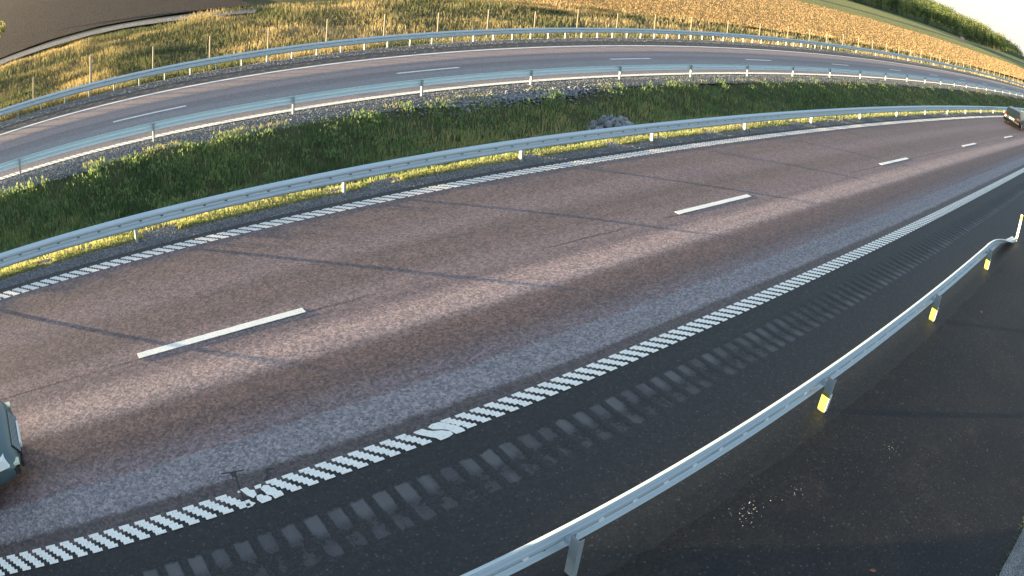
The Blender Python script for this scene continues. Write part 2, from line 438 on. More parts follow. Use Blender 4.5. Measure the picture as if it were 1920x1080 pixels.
# ------------------------------------------------------------------ road markings
def bar_mesh(name, half_t, hx, rows, jag, mat, slant=0, seed=0):
    r = random.Random(seed); mb = MB(); Lp, Rp = [], []
    for i in range(rows):
        ta = -half_t + 2 * half_t * i / rows; tb = -half_t + 2 * half_t * (i + 1) / rows
        sx = slant * ((ta + tb) / 2 / half_t)
        sx = slant * (ta + tb) / 2 / half_t
        a = -hx + sx + r.uniform(-.006, .006) - (.012 if i == rows - 1 else 0) + (.014 if i == 1 else 0); b = hx + sx + r.uniform(-.004, .004)
        Lp += [(a - jag, ta), (a + jag, tb)]; Rp += [(b - jag, ta), (b + jag, tb)]
    mb.prism(Rp + Lp[::-1], 0, .005)
    return mb.mesh(name, mat)
def edge_line(name, t, x0, pitch, n_parts, n_all, half_t, hx, rows, jag, mat, slant, skip=()):
    root = obj(name, None, kind='structure')
    sl = slant if callable(slant) else (lambda x: slant)
    cache = {}
    def get(x, s):
        q = round(sl(x) / .0125) * .0125
        if (q, s) not in cache: cache[(q, s)] = bar_mesh('marking_block', half_t, hx, rows, jag, mat, q, s)
        return cache[(q, s)]
    xs = x0 + pitch * np.arange(n_all); dy = D(xs)
    r = random.Random(3)
    for k in range(min(n_parts, n_all)):
        if k in skip: continue
        obj('marking_block', get(xs[k], r.randrange(4)), root, (xs[k], t + dy[k], float(road_z(t)) + .002))
    if n_all > n_parts:
        mb = MB()
        for k in range(n_parts, n_all):
            q = sl(xs[k]); z = float(road_z(t)) + .002; a, b = t + dy[k] - half_t, t + dy[k] + half_t
            mb.prism([(xs[k] - hx - q, a), (xs[k] + hx - q, a), (xs[k] + hx + q, b), (xs[k] - hx + q, b)], z, z + .005)
        obj('marking_block_row', mb.mesh('marking_block_row', mat), root, kind='stuff')
    return root
e1 = edge_line('edge_line', T_EDGE_NEAR, -2.85, .2337, 300, 620, .158, .073, 6, .0, M_paint, -.120, skip=(20, 21, 31, 32))
# worn and patched blocks of the near edge line
def poly_block(root, pts, mat=M_paint, name='marking_block'):
    cx = sum(p[0] for p in pts) / len(pts); cy = sum(p[1] for p in pts) / len(pts)
    zz = float(road_z(T_EDGE_NEAR)) + .002
    obj(name, MB().prism([(a - cx, b - cy) for a, b in pts][::-1], 0, .005).mesh(name, mat), root, (cx, cy, zz))
for pts in ([(1.755, 6.68), (1.85, 6.685), (1.87, 6.62), (1.92, 6.60), (1.915, 6.51), (1.85, 6.47), (1.80, 6.55)],
            [(1.71, 6.665), (1.74, 6.67), (1.745, 6.635), (1.715, 6.63)],
            [(1.735, 6.47), (1.79, 6.47), (1.80, 6.42), (1.84, 6.38), (1.78, 6.345), (1.71, 6.34), (1.72, 6.41)],
            [(1.945, 6.66), (2.045, 6.665), (2.02, 6.60), (1.94, 6.605)],
            [(1.90, 6.49), (1.97, 6.49), (1.985, 6.45), (2.03, 6.44), (2.06, 6.38), (2.04, 6.345), (1.91, 6.34), (1.88, 6.42)],
            [(2.0, 6.58), (2.06, 6.625), (2.12, 6.60), (2.13, 6.55), (2.17, 6.53), (2.18, 6.46), (2.22, 6.44), (2.22, 6.36), (2.09, 6.345), (2.08, 6.42), (2.03, 6.45), (2.02, 6.52)],
            [(4.235, 6.645), (4.38, 6.652), (4.42, 6.59), (4.47, 6.545), (4.58, 6.50), (4.67, 6.42), (4.665, 6.36), (4.58, 6.335), (4.45, 6.332), (4.43, 6.40), (4.37, 6.46), (4.31, 6.53), (4.26, 6.59)],
            [(4.463, 6.645), (4.54, 6.675), (4.64, 6.665), (4.71, 6.62), (4.76, 6.53), (4.81, 6.48), (4.845, 6.40), (4.84, 6.339), (4.70, 6.342), (4.675, 6.42), (4.655, 6.47), (4.60, 6.515), (4.55, 6.54), (4.49, 6.58)]):
    poly_block(e1, pts)
t0 = T_EDGE_NEAR

edge_line('edge_line', 13.525, -4.34, .2420, 300, 560, .150, .082, 6, .0, M_paint2, -.145)
edge_line('edge_line', T_EDGE4, -4.0, .2435, 0, 560, .155, .088, 4, .005, M_paint2, -.10)
# far outer edge line: continuous, beside a row of small raised studs
root = obj('edge_line', None, kind='structure')
xs = np.arange(-12, 240, 1.0)
for i in range(0, len(xs) - 1):
    if i % 12: continue
    a = xs[i:i + 13]
    A, B = np.meshgrid(a, [T_EDGE6 - .12, T_EDGE6 + .12], indexing='ij')
    obj('marking_line', np_mesh('marking_line', np.stack([A, B + D(A), road_z(B) + .006], -1).reshape(-1, 3), [grid_faces(*A.shape)], M_paint2), root)
mb = MB()
for k in range(330):
    x = -8 + .55 * k
    y = 30.52 + float(D(x)); z = float(road_z(30.5)) + .002
    mb.box(x - .10, x + .10, y - .09, y + .09, z, z + .006)
obj('rumble_block_row', mb.mesh('rumble_block_row', gravel_mat('dusty_milled_asphalt', (.08, .08, .085), (.14, .14, .145), (.22, .22, .22), 60)), root, kind='stuff')

def lane_line(t, x0, n, half, mat):
    root = obj('lane_line', None, kind='structure')
    me = MB().prism([(0, -half), (3.0, -half), (3.0, half), (0, half)], 0, .006)
    rr = random.Random(int(t * 10)); pts = []
    for i in range(41): pts.append((3.0 * i / 40, -half + rr.uniform(-.004, .004)))
    for i in range(41): pts.append((3.0 - 3.0 * i / 40, half + rr.uniform(-.004, .004)))
    me = MB().prism(pts, 0, .006).mesh('lane_dash', mat)
    for k in range(n):
        x = x0 + 12 * k
        o = obj('lane_dash', me, root, (x, t + float(D(x)), float(road_z(t)) + .002))
        o.rotation_euler[2] = math.atan2(float(D(x + 3) - D(x)), 3)
lane_line(T_DASH, 1.306 - 12, 16, .078, M_paint)
lane_line(T_DASH5, 3.527 - 12, 18, .078, M_paint2)

# sealed cuts for the detector loops near the damaged blocks
M_seal = simple('bitumen_seal', (.016, .015, .016), .5)
def seal(pts, wdt, name='crack_seal'):
    mb = MB(); root_v = []
    P = [Vector((a, b, float(road_z(b)) + .003)) for a, b in pts]
    for p, q in zip(P, P[1:]):
        d = (q - p).normalized(); nrm = Vector((-d.y, d.x, 0)) * wdt / 2
        b = len(mb.v); mb.v += [tuple(p - nrm), tuple(q - nrm), tuple(q + nrm), tuple(p + nrm)]; mb.f.append((b, b + 1, b + 2, b + 3))
    return mb.mesh(name, M_seal)
obj('crack_seal', seal([(1.81, 6.93), (1.79, 6.86), (1.77, 6.75), (1.735, 6.5), (1.71, 6.34), (1.69, 6.17), (1.70, 6.0)], .024), kind='structure')
obj('crack_seal', seal([(1.64, 7.05), (1.76, 7.02), (1.95, 6.99)], .02), kind='structure')
obj('crack_seal', seal([(2.10, 6.68), (2.19, 6.78), (2.22, 6.88), (2.32, 6.84)], .024), kind='structure')
obj('crack_seal', seal([(2.13, 6.70), (2.26, 6.79)], .02), kind='structure')
obj('crack_seal', MB().prism([(1.76, 6.94), (1.81, 6.915), (1.85, 7.02), (1.75, 7.025)], float(road_z(7)) + .002, float(road_z(7)) + .006).mesh('crack_seal', M_seal), kind='structure')

# ------------------------------------------------------------------ guardrails
# W-beam section: (offset towards the traffic, height above the post foot)
WB = [(.020, .300), (.030, .318), (.055, .330), (.078, .350), (.080, .385), (.052, .410), (.014, .428), (.008, .455), (.014, .482), (.052, .500), (.082, .525), (.080, .560), (.066, .584), (.035, .600), (.002, .612), (-.004, .600)]
def beam_mesh(length, side, scale=1.0, z0=0, thick=.004):
    pr = [(side * a, z0 + b * scale) for a, b in WB]
    mb = MB(); n = len(pr)
    for x in (0, length):
        for off in (0, 1):
            for i, (a, b) in enumerate(pr):
                i0, i1 = max(i - 1, 0), min(i + 1, n - 1)
                dx, dz = pr[i1][0] - pr[i0][0], pr[i1][1] - pr[i0][1]; l = math.hypot(dx, dz)
                mb.v.append((x, a - off * thick * dz / l * side, b + off * thick * dx / l * side))
    A, B, Cc, Dd = 0, n, 2 * n, 3 * n
    for i in range(n - 1):
        mb.f += [(A + i, A + i + 1, Cc + i + 1, Cc + i), (B + i, Dd + i, Dd + i + 1, B + i + 1)]
        mb.f += [(A + i, B + i, B + i + 1, A + i + 1), (Cc + i, Cc + i + 1, Dd + i + 1, Dd + i)]
    mb.f += [(A, Cc, Dd, B), (A + n - 1, B + n - 1, Dd + n - 1, Cc + n - 1)]
    me = mb.mesh('beam', M_steel)
    return me
def post_mesh(height, w=.10, d=.06, th=.006, base=-.25):
    # channel: web across the road (broad face towards -x), flanges along +x
    mb = MB()
    mb.box(0, th, -w / 2, w / 2, base, height)
    mb.box(th, d, -w / 2, -w / 2 + th, base, height - .002)
    mb.box(th, d, w / 2 - th, w / 2, base, height - .002)
    return mb.mesh('post', M_post)

def guardrail(label, t, side, foot, post_xs, x_start, x_end, section, scale, zb, post_h, post_off, studs=None, stud_to=0, wdt=.10):
    """side: direction of the traffic face (+1 = +y); foot: ground height"""
    root = thing('guardrail', label, 'guardrail', (0, 0, 0))
    x = x_start; cache = {}
    k = 0
    while x < x_end - .01:
        L_ = min(section, x_end - x)
        key = round(L_, 3)
        if key not in cache: cache[key] = beam_mesh(L_ + .0, side, scale, zb)
        o = obj('beam', cache[key], root, (x, t + float(D(x)), foot))
        o.rotation_euler[2] = math.atan2(float(D(x + L_) - D(x)), L_)
        x += L_; k += 1
    pm = post_mesh(post_h, w=wdt)
    plate = MB().box(-.16, .16, -.006, .006, -.10, .10).mesh('splice_plate', M_steel)
    bolt = MB()
    bolt.bar((0, -.012, 0), (0, .012, 0), .014, 8); boltm = bolt.mesh('bolt', M_steel)
    for px in post_xs:
        y = t + float(D(px)) + post_off
        p = obj('post', pm, root, (px, y, foot))
        if px < 40 and abs(post_off) > .01 and zb == 0:
            br = MB().box(.01, .07, -.0, .06, .37, .53).mesh('bracket', M_steel)
            b = obj('bracket', br, p, (0, -.03 if side < 0 else .03, 0))
    if studs:
        me, xs_, so = studs
        for sx in xs_:
            obj('bolt' if so[2] else 'slot', me, root, (sx, t + float(D(sx)) + so[0], foot + so[1]))
    return root

# W beam face: web valley at height .455, offset .008
slot = MB().bar((-.001, 0, 0), (-.001, -.004, 0), .013, 8)
def slot_mesh(mat, lx=.035, lz=.012, th=.004):
    return MB().prism([(lx * math.cos(q), lz * math.sin(q)) for q in [2 * math.pi * i / 10 for i in range(10)]], 0, th).mesh('slot', mat)
SL = slot_mesh(M_hole)
def rot_x(o, a): o.rotation_euler[0] = a

z1 = .10
p1 = [2.198 + 4.9 * k for k in range(-9, 22)]
g1 = guardrail('galvanised W-beam guardrail on the median edge of the nearer carriageway, its face towards the camera', T_G1, -1, z1, p1, -46.8, 112, 4.9, 1.0, 0, .56, .055)
for k in range(60):
    sx = -5 + .49 * k
    o = obj('slot', SL, g1, (sx, T_G1 + float(D(sx)) - .0135, z1 + .4555)); o.rotation_euler = (math.radians(90), 0, 0)
    o = None
p2 = [-.554 + 4.935 * k for k in range(-9, 34)]
g2 = guardrail('galvanised guardrail beyond the grassy median, posts on the camera side, edging the far carriageway', T_G2, 1, -.245, p2, -54.8, 168, 4.935, .84, .10, .60, -.05, wdt=.08)
M_skylit = simple('skylit_galvanising', (.62, .76, .84), .5, 0)  # lightened copy of the steel, sky light on this rail put into the colour
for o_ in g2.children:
    if o_.name.startswith('beam') and o_.data.materials[0] is not M_skylit: o_.data.materials[0] = M_skylit
p3 = [-.708 + 1.2685 * k for k in range(-30, 51)] + [-.708 + 1.2685 * 50 + 4.95 * k for k in range(1, 32)]
g3 = guardrail('galvanised guardrail with closely spaced posts, along the outer edge of the far carriageway', T_G3, -1, -.285, p3, -59.0, 216, 5.074, 1.05, .02, .56, .055, wdt=.08)

# near rail, seen from behind, with reflective sleeves and a flared end
g4 = thing('guardrail', 'nearest galvanised guardrail, seen from behind, with yellow sleeves on its posts and a twisted end', 'guardrail')
z4 = float(road_z(3.7)) + .0
for i in range(-5, 6):
    x = 4.29 - 5.26 + 5.265 * i
    if x > 20.25: break
    L_ = 5.265
    if x + L_ > 20.35: L_ = 20.35 - x
    obj('beam', beam_mesh(L_, 1, 1.14, -.05), g4, (x, T_G4, z4))
pm4 = post_mesh(.60, w=.13, d=.07)
px4 = [4.29 + 5.265 * k for k in range(-5, 4)]
for i, px in enumerate(px4):
    p = obj('post', pm4, g4, (px, T_G4 - .15, z4))
    obj('spacer', MB().box(.0, .06, .0652, .155, .42, .50).mesh('spacer', M_steel), p)
    lap = MB().box(-.34, .34, -.004, .001, .505, .575).mesh('splice_plate', M_steel)
    if px > 8:
        s = MB().box(-.006, -.002, -.072, .072, .02, .33).mesh('reflector_sleeve', M_yellow)
        obj('reflector_sleeve', s, p)
        s2 = MB().box(-.006, .075, -.080, -.072, .02, .33).mesh('sleeve_edge', M_white)
        obj('sleeve_edge', s2, p)
    # splice: overlapping end of the next beam, four bolts
    for bx, bz in ((-.22, .57), (.17, .60), (-.22, .375), (.17, .41)):
        b = MB().bar((0, -.006, 0), (0, .002, 0), .016, 8).mesh('bolt', M_hole)
        obj('bolt', b, g4, (px + bx, T_G4 + .055 if bz > .55 or bz < .4 else T_G4 + .03, z4 + bz))
glint_mesh = slot_mesh(M_glint, .042, .021, .012)  # raised pale discs imitate the bright spots of light at the slots
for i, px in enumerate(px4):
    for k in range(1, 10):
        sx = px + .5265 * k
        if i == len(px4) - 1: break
        o = obj('rail_glint', glint_mesh, g4, (sx, T_G4 + .001, z4 + .470)); o.rotation_euler = (math.radians(90), 0, 0)
# flared and twisted end section
def end_section():
    n = 14; path = []
    for i in range(n + 1):
        s = i / n
        x = 20.35 + 4.35 * s
        y = T_G4 - .02 * s - .12 * s * s
        drop = (3 * s * s - 2 * s ** 3)
        path.append((x, y, z4 - .40 * drop, s))
    mb = MB(); P = WB
    for (x, y, z, s) in path:
        a = math.radians(78) * max(0, min(1, (s - .25) / .6)); cz = .455
        for (o, h) in P:
            dy, dz = o, (h * 1.14 - .05) - cz
            if s > .5:
                q = (s - .5) / .5; dz *= (1 - .25 * q)
            mb.v.append((x, y + dy * math.cos(a) + dz * math.sin(a) * -1, z + cz - .0 + dz * math.cos(a) + dy * math.sin(a)))
    m = len(P)
    for i in range(n):
        for j in range(m - 1):
            b = i * m + j; mb.f.append((b, b + m, b + m + 1, b + 1))
    me = mb.mesh('end_section', M_steel)
    o = obj('end_section', me, g4)
    sol = o.modifiers.new('t', 'SOLIDIFY'); sol.thickness = .005
    return o
end_section()
mp_ = thing('marker_post', 'white roadside marker post with a yellow top standing at the twisted rail end', 'marker post', (24.85, 3.60, z4 - .02))
obj('stake', MB().prism([(-.012, -.045), (.012, -.045), (.012, .045), (-.012, .045)], 0, .95).mesh('stake', M_white), mp_)
obj('top_band', MB().prism([(-.016, -.049), (.016, -.049), (.016, .049), (-.016, .049)], .80, .93).mesh('top_band', M_yellow), mp_)
obj('cap', MB().prism([(-.014, -.046), (.014, -.046), (.014, .046), (-.014, .046)], .952, .98).mesh('cap', M_white), mp_)

# ------------------------------------------------------------------ wildlife fence
fr = thing('fence', 'tall wire fence on thin posts standing in dry grass beyond the far guardrail', 'fence')
fx = [-9, -6, -3, .2, 3.45, 6.8, 9.8, 12.9, 16.1, 19.4, 22.7, 26.0, 29.4, 32.8, 36.3, 40.0, 44.0, 48.6, 53.2, 57.8, 61.8, 65.3, 69.0, 72.8, 76.6]
while fx[-1] < 225: fx.append(fx[-1] + 4.1)
r = random.Random(5)
fpm = [MB().bar((0, 0, -.5), (r.uniform(-.03, .03), r.uniform(-.02, .02), hh), .045, 6).mesh('post', M_wood) for hh in (2.0, 2.08, 1.95)]
thick = MB().bar((0, 0, -.5), (0, 0, 2.25), .07, 8).mesh('post', M_wood)
for i, x in enumerate(fx):
    obj('post', thick if i == 4 else r.choice(fpm), fr, (x, T_FENCE + float(D(x)), -.95))
obj('brace', MB().bar((0, 0, 1.7), (1.7, 0, 0), .045, 6).mesh('brace', M_wood), fr, (65.3, T_FENCE + float(D(65.3)), -.95))
M_wire = simple('fence_wire', (.30, .30, .29), .5, .4)
for k, h in enumerate((.15, .4, .65, .9, 1.2, 1.5, 1.85)):
    mb = MB()
    for a, b in zip(fx, fx[1:]):
        mb.bar((a, T_FENCE - .05 + float(D(a)), -.95 + h), (b, T_FENCE - .05 + float(D(b)), -.95 + h), .004, 3)
    obj('wire', mb.mesh('wire', M_wire), fr)

# ------------------------------------------------------------------ vegetation scatter
def value_noise(x, y, cell, seed):
    r = np.random.default_rng(seed); G = r.random((256, 256))
    u, v = x / cell, y / cell
    i, j = np.floor(u).astype(int), np.floor(v).astype(int); fu, fv = u - i, v - j
    fu, fv = fu * fu * (3 - 2 * fu), fv * fv * (3 - 2 * fv)
    g = lambda a, b: G[a % 256, b % 256]
    return (g(i, j) * (1 - fu) + g(i + 1, j) * fu) * (1 - fv) + (g(i, j + 1) * (1 - fu) + g(i + 1, j + 1) * fu) * fv

def blades(name, mat, x, t, zf, hgt, wid, tint, lean=.35, label=None, seed=0, worldy=False):
    n = len(x); r = np.random.default_rng(seed)
    hgt = np.broadcast_to(hgt, n); wid = np.broadcast_to(wid, n)
    yaw = r.uniform(0, 2 * np.pi, n); ly = r.uniform(0, 2 * np.pi, n); la = r.uniform(0, lean, n) * hgt
    y = t if worldy else t + D(x)
    base = np.stack([x, y, zf], -1)
    wv = np.stack([np.cos(yaw), np.sin(yaw), 0 * yaw], -1) * wid[:, None] / 2
    lv = np.stack([np.cos(ly), np.sin(ly), 0 * ly], -1) * la[:, None]
    up = np.zeros((n, 3)); up[:, 2] = hgt
    mid = base + up * .55 + lv * .35
    tip = base + up * np.clip(1 - (la / hgt)[:, None] * .4, .5, 1) + lv
    low = base - np.array([0, 0, .03])
    V = np.stack([low - wv, low + wv, mid - wv * .8, mid + wv * .8, tip], 1).reshape(-1, 3)
    k = np.arange(n)[:, None] * 5
    Q = k + np.array([[0, 1, 3, 2]]); Tt = k + np.array([[2, 3, 4]])
    tt = np.repeat(np.clip(tint, 0, 1), 5)
    me = np_mesh(name, V, [Q, Tt], mat, {'tint': tt})
    return obj(name, me, kind='stuff')

def pick_x(n, x0, x1, scale, seed):    # denser near the camera
    r = np.random.default_rng(seed); u = r.random(n)
    a, b = 1 / (x1 + scale), 1 / (x0 + scale)
    return 1 / (b + (a - b) * u) - scale

# median grass
n = 150000; r = np.random.default_rng(11)
x = pick_x(n, -6, 150, 22, 1); t = r.uniform(14.5, 21.7, n)
dens = value_noise(x, t, .55, 2) * .6 + value_noise(x, t, 2.3, 3) * .4
edgeL = np.clip((t - 14.45) / .35, 0, 1); edgeR = np.clip((21.75 - t) / .7, 0, 1)
bare = np.exp(-((x - 17.5) / 3.4) ** 2 - ((t - 21.0) / .6) ** 2) + 1.2 * np.exp(-(((x - 19.1) * .73 + (t - 17.7) * .69) / 2.2) ** 2 - (((x - 19.1) * -.69 + (t - 17.7) * .73) / 1.1) ** 2)
keep = r.random(n) < (-.05 + 1.3 * dens) * edgeL * edgeR * (1 - np.clip(bare, 0, .97))
x, t, dens = x[keep], t[keep], dens[keep]; n = len(x)
clump = value_noise(x, t, .9, 5); patch = value_noise(x, t, 3.1, 6)
h = (.10 + .24 * clump ** 1.5 + .09 * r.random(n)) * np.interp(t, [14.3, 14.9, 15.3, 16.6], [.3, .35, .30, 1]) * np.clip((22.1 - t) / 2.0, .22, 1)
tint = .0 + .50 * value_noise(x, t, .35, 8) + .55 * (patch - .35) + r.normal(0, .13, n)
tint += np.where(r.random(n) < .07, .45, 0) + .30 * np.exp(-((t - 14.8) / .3) ** 2)
tint += .25 * np.exp(-((x - 20.5) / 4.0) ** 2)
wid = .016 + .0006 * np.clip(x, 0, 80) + np.where(r.random(n) < .12, .02, 0)
zz = gz(t) + .05 * smooth_noise(x, t, .12, 3)
blades('median_grass', M_grass, x, t, zz, h, wid, tint, .6, seed=1)
# broad-leaved weeds among the grass
n = 16000; r = np.random.default_rng(12)
cx = pick_x(600, -5, 70, 20, 4); ct = r.uniform(15.1, 21.3, 600)
k = r.integers(0, 600, n); x = cx[k] + r.normal(0, .16, n); t = np.clip(ct[k] + r.normal(0, .16, n), 14.7, 21.6)
blades('median_weeds', M_grass, x, t, gz(t) + .05 + r.uniform(0, .22, n), r.uniform(.05, .13, n), r.uniform(.03, .06, n), .25 + .2 * (k % 7) / 7 + r.normal(0, .08, n), 1.6, seed=2)
# sparse grass in the gravel verges
n = 34000; r = np.random.default_rng(13)
x = pick_x(n, -6, 120, 18, 5); t = 14.28 + np.abs(r.normal(0, .22, n)) + .0
kp = (value_noise(x, t, .5, 9) > .35) & (t < 14.9); x, t = x[kp], t[kp]
blades('verge_grass', M_grass, x, t, verge_z1(t), r.uniform(.03, .10, len(x)) + .10 * np.clip(value_noise(x, t, .6, 19) - .6, 0, 1), .015 + .0005 * np.clip(x, 0, 80), r.uniform(.35, .9, len(x)), .7, seed=3)
n = 5000; x = pick_x(n, -6, 120, 18, 6); t = 21.9 - np.abs(r.normal(0, .35, n)); kp = (value_noise(x, t, .7, 10) > .55) & (t > 21.2); x, t = x[kp], t[kp]
blades('verge_grass', M_grass, x, t, verge_z2(t) - .02, r.uniform(.06, .2, len(x)), .02, r.uniform(.3, 1, len(x)), .7, seed=4)
# outer slope: tall dry grass mixed with green
n = 170000; r = np.random.default_rng(14)
x = pick_x(n, -14, 240, 28, 7); t = 32.75 + 30 * r.random(n) ** 1.35
keep = (t < 62.5 - np.clip((x - 22) * .45, 0, 18)) & (r.random(n) < np.clip((t - 32.6) / .6, 0, 1)) & (r.random(n) < .45 + .7 * value_noise(x, t, 1.1, 20))
keep &= ~((x < 14) & (t > 58.5 + .25 * x - .02 * x * x)) & ~((x < 4) & (t > 50) & (t < 56) & (r.random(n) < .75))
x, t = x[keep], t[keep]; n = len(x)
cl = value_noise(x, t, 1.6, 21); pa = value_noise(x, t, 5.5, 22)
h = (.22 + .55 * cl * pa + .2 * r.random(n)) * np.clip((t - 32.3) / 1.6, .3, 1)
tint = .10 + .85 * value_noise(x, t, 3.4, 23) + .25 * (value_noise(x, t, .6, 24) - .5) + r.normal(0, .13, n)
blades('roadside_grass', M_dry, x, t, gz(t) + .08 * smooth_noise(x, t, .05, 4) * np.clip((t - 33.5) / 4, 0, 1), h, .035 + .0007 * np.clip(x, 0, 150), tint, .5, seed=5)

# ------------------------------------------------------------------ fields, tracks
def sheet(name, pts_lo, pts_hi, z, mat, nx=60, nyy=8):
    """band between two polylines given in world x,y"""
    s = np.linspace(0, 1, nx)
    lo = np.array(pts_lo, float); hi = np.array(pts_hi, float)
    def res(P):
        d = np.concatenate([[0], np.cumsum(np.hypot(*(P[1:] - P[:-1]).T))]); d /= d[-1]
        return np.stack([np.interp(s, d, P[:, 0]), np.interp(s, d, P[:, 1])], -1)
    A, B = res(lo), res(hi)
    V = np.stack([A * (1 - q) + B * q for q in np.linspace(0, 1, nyy)], 1)
    zc = np.full(V.shape[:2], z)
    V3 = np.concatenate([V, zc[..., None]], -1).reshape(-1, 3)
    return obj(name, np_mesh(name, V3, [grid_faces(nx, nyy)], mat, {'t': V3[:, 1]}, True), kind='structure')
def field_mat(name, a, b_, rowscale=3.0, ang=0.0, bumpd=.25):
    m, nt, b = new_mat(name)
    mp = N(nt, 'ShaderNodeMapping'); mp.inputs['Rotation'].default_value = (0, 0, ang); mp.inputs['Scale'].default_value = (.25, 1, 1); L(nt, pos(nt), mp.inputs[0])
    n1 = noise(nt, rowscale, 4, .7, mp.outputs[0]); n2 = noise(nt, .05, 3)
    base = mix(nt, n1, a, b_); base = mix(nt, math_(nt, 'MULTIPLY', n2, .5), base, mix(nt, 1, base, (.7, .75, .8), 'MULTIPLY'))
    L(nt, base, b.inputs['Base Color']); b.inputs['Roughness'].default_value = .95; b.inputs['Specular IOR Level'].default_value = .1
    bump(nt, b, math_(nt, 'ADD', n1, noise(nt, rowscale * 4, 3)), 1.0, bumpd)
    return m
M_field = field_mat('stubble_field', (.30, .19, .085), (.46, .31, .15))
M_plough = field_mat('ploughed_soil', (.036, .028, .025), (.085, .066, .058), 1.6)
M_green = field_mat('green_strip', (.20, .22, .08), (.34, .33, .14), 1.5)
M_track = simple('dark_track', (.05, .042, .040), .95)
GZ = -1.0
sheet('stubble_field', [(30, 62), (44, 46), (90, 41), (240, 40), (600, 42), (2500, 60)], [(20, 150), (120, 105), (219, 86), (300, 80), (460, 83), (2500, 200)], GZ + .14, M_field, 120, 24)
sheet('meadow', [(20, 150.5), (120, 105.5), (219, 86.5), (300, 80.5), (460, 83.5), (2500, 201)], [(60, 190), (160, 135), (286, 110), (440, 116), (743, 136), (2500, 260)], GZ + .15, M_green, 80, 6)
sheet('track', [(60, 191), (160, 136), (286, 111), (440, 117), (743, 137), (2500, 261)], [(66, 200), (165, 144), (290, 119), (445, 127), (750, 152), (2500, 285)], GZ + .18, M_track, 60, 3)
sheet('meadow', [(66, 201), (165, 145), (290, 120), (445, 128), (750, 153), (2500, 286)], [(100, 330), (200, 260), (330, 220), (560, 200), (1000, 260), (2500, 420)], GZ + .15, M_green, 60, 6)
sheet('ploughed_field', [(-60, 58), (-3.3, 66), (2.2, 69), (8, 69.5), (14, 67), (22, 63)], [(-60, 400), (-20, 400), (20, 380), (60, 340), (80, 200), (24, 80)], GZ + .13, M_plough, 60, 20)
sheet('path', [(-60, 46), (-9, 57.5), (-1.5, 61.2), (2.2, 62.2), (6.4, 63.0), (9.5, 62.6), (20, 57)], [(-60, 49.5), (-9, 60.6), (-1.5, 64.2), (2.2, 65.2), (6.4, 66.0), (10.1, 65.4), (21, 59.5)], GZ + .17, M_path, 40, 4)
sheet('ditch', [(-60, 49.9), (-9, 60.9), (-1.5, 64.5), (2.2, 65.5), (6.4, 66.3), (10.1, 65.7), (21, 59.8)], [(-60, 51.2), (-9, 62.0), (-1.5, 65.6), (2.2, 66.6), (6.4, 67.3), (10.1, 66.8), (21, 60.8)], GZ + .14, M_track, 40, 3)
# stubble stalks
n = 150000; r = np.random.default_rng(31)
x = pick_x(n, 32, 420, 10, 9); lo = np.interp(x, [30, 44, 90, 240, 600], [62, 46, 41, 40, 42]); hi = np.interp(x, [20, 120, 219, 300, 460], [150, 105, 86, 80, 83])
t = lo + (hi - lo) * r.random(n) ** 1.3
blades('field_stubble', M_stub, x, t, np.full(n, GZ + .1), r.uniform(.10, .28, n), .03 + x * .00045, r.uniform(0, 1, n) * .7 + .3 * value_noise(x, t, 6, 30), .5, seed=6, worldy=True)

# ------------------------------------------------------------------ gravel, rocks, litter
def rock_mesh(name, seed, s=1.0, mat=M_stone):
    r = np.random.default_rng(seed)
    g = (1 + 5 ** .5) / 2
    V = np.array([(-1, g, 0), (1, g, 0), (-1, -g, 0), (1, -g, 0), (0, -1, g), (0, 1, g), (0, -1, -g), (0, 1, -g), (g, 0, -1), (g, 0, 1), (-g, 0, -1), (-g, 0, 1)], float) / 1.9
    F = np.array([(0, 11, 5), (0, 5, 1), (0, 1, 7), (0, 7, 10), (0, 10, 11), (1, 5, 9), (5, 11, 4), (11, 10, 2), (10, 7, 6), (7, 1, 8), (3, 9, 4), (3, 4, 2), (3, 2, 6), (3, 6, 8), (3, 8, 9), (4, 9, 5), (2, 4, 11), (6, 2, 10), (8, 6, 7), (9, 8, 1)])
    V *= r.uniform(.55, 1.25, (12, 1)) * np.array([1.4, .8, .55]) * s
    return np_mesh(name, V, [F], mat, {'tint': np.full(12, r.random())})
def stones(name, x, y, z, size, seed, mat=M_stone):
    r = np.random.default_rng(seed); n = len(x)
    O = np.array([(1, 0, 0), (0, 1, 0), (-1, 0, 0), (0, -1, 0), (0, 0, 1), (0, 0, -1)], float)
    F = np.array([(0, 1, 4), (1, 2, 4), (2, 3, 4), (3, 0, 4), (1, 0, 5), (2, 1, 5), (3, 2, 5), (0, 3, 5)])
    a = r.uniform(0, 6.28, n); V = O[None] * r.uniform(.6, 1.2, (n, 6, 1)) * np.broadcast_to(size, n)[:, None, None] * np.array([1.1, .85, .6])
    c, s = np.cos(a)[:, None], np.sin(a)[:, None]
    V = np.stack([V[..., 0] * c - V[..., 1] * s, V[..., 0] * s + V[..., 1] * c, V[..., 2]], -1) + np.stack([x, y, z], -1)[:, None]
    FF = (np.arange(n)[:, None, None] * 6 + F[None]).reshape(-1, 3)
    return obj(name, np_mesh(name, V.reshape(-1, 3), [FF], mat, {'tint': np.repeat(r.random(n), 6)}), kind='stuff')
r = np.random.default_rng(41)
n = 26000; x = pick_x(n, -5, 90, 12, 40); t = r.uniform(13.84, 14.68, n)
stones('gravel', x, t + D(x), verge_z1(t) + .004, r.uniform(.008, .026, n), 1)
n = 26000; x = pick_x(n, -5, 90, 16, 41); t = np.clip(21.2 + 1.65 * r.random(n) ** .8, 21.1, 22.86)
stones('gravel', x, t + D(x), verge_z2(t) + .004, r.uniform(.012, .04, n), 2)
n = 1500; x = r.normal(17.5, 2.2, n); t = r.normal(21.2, .28, n)
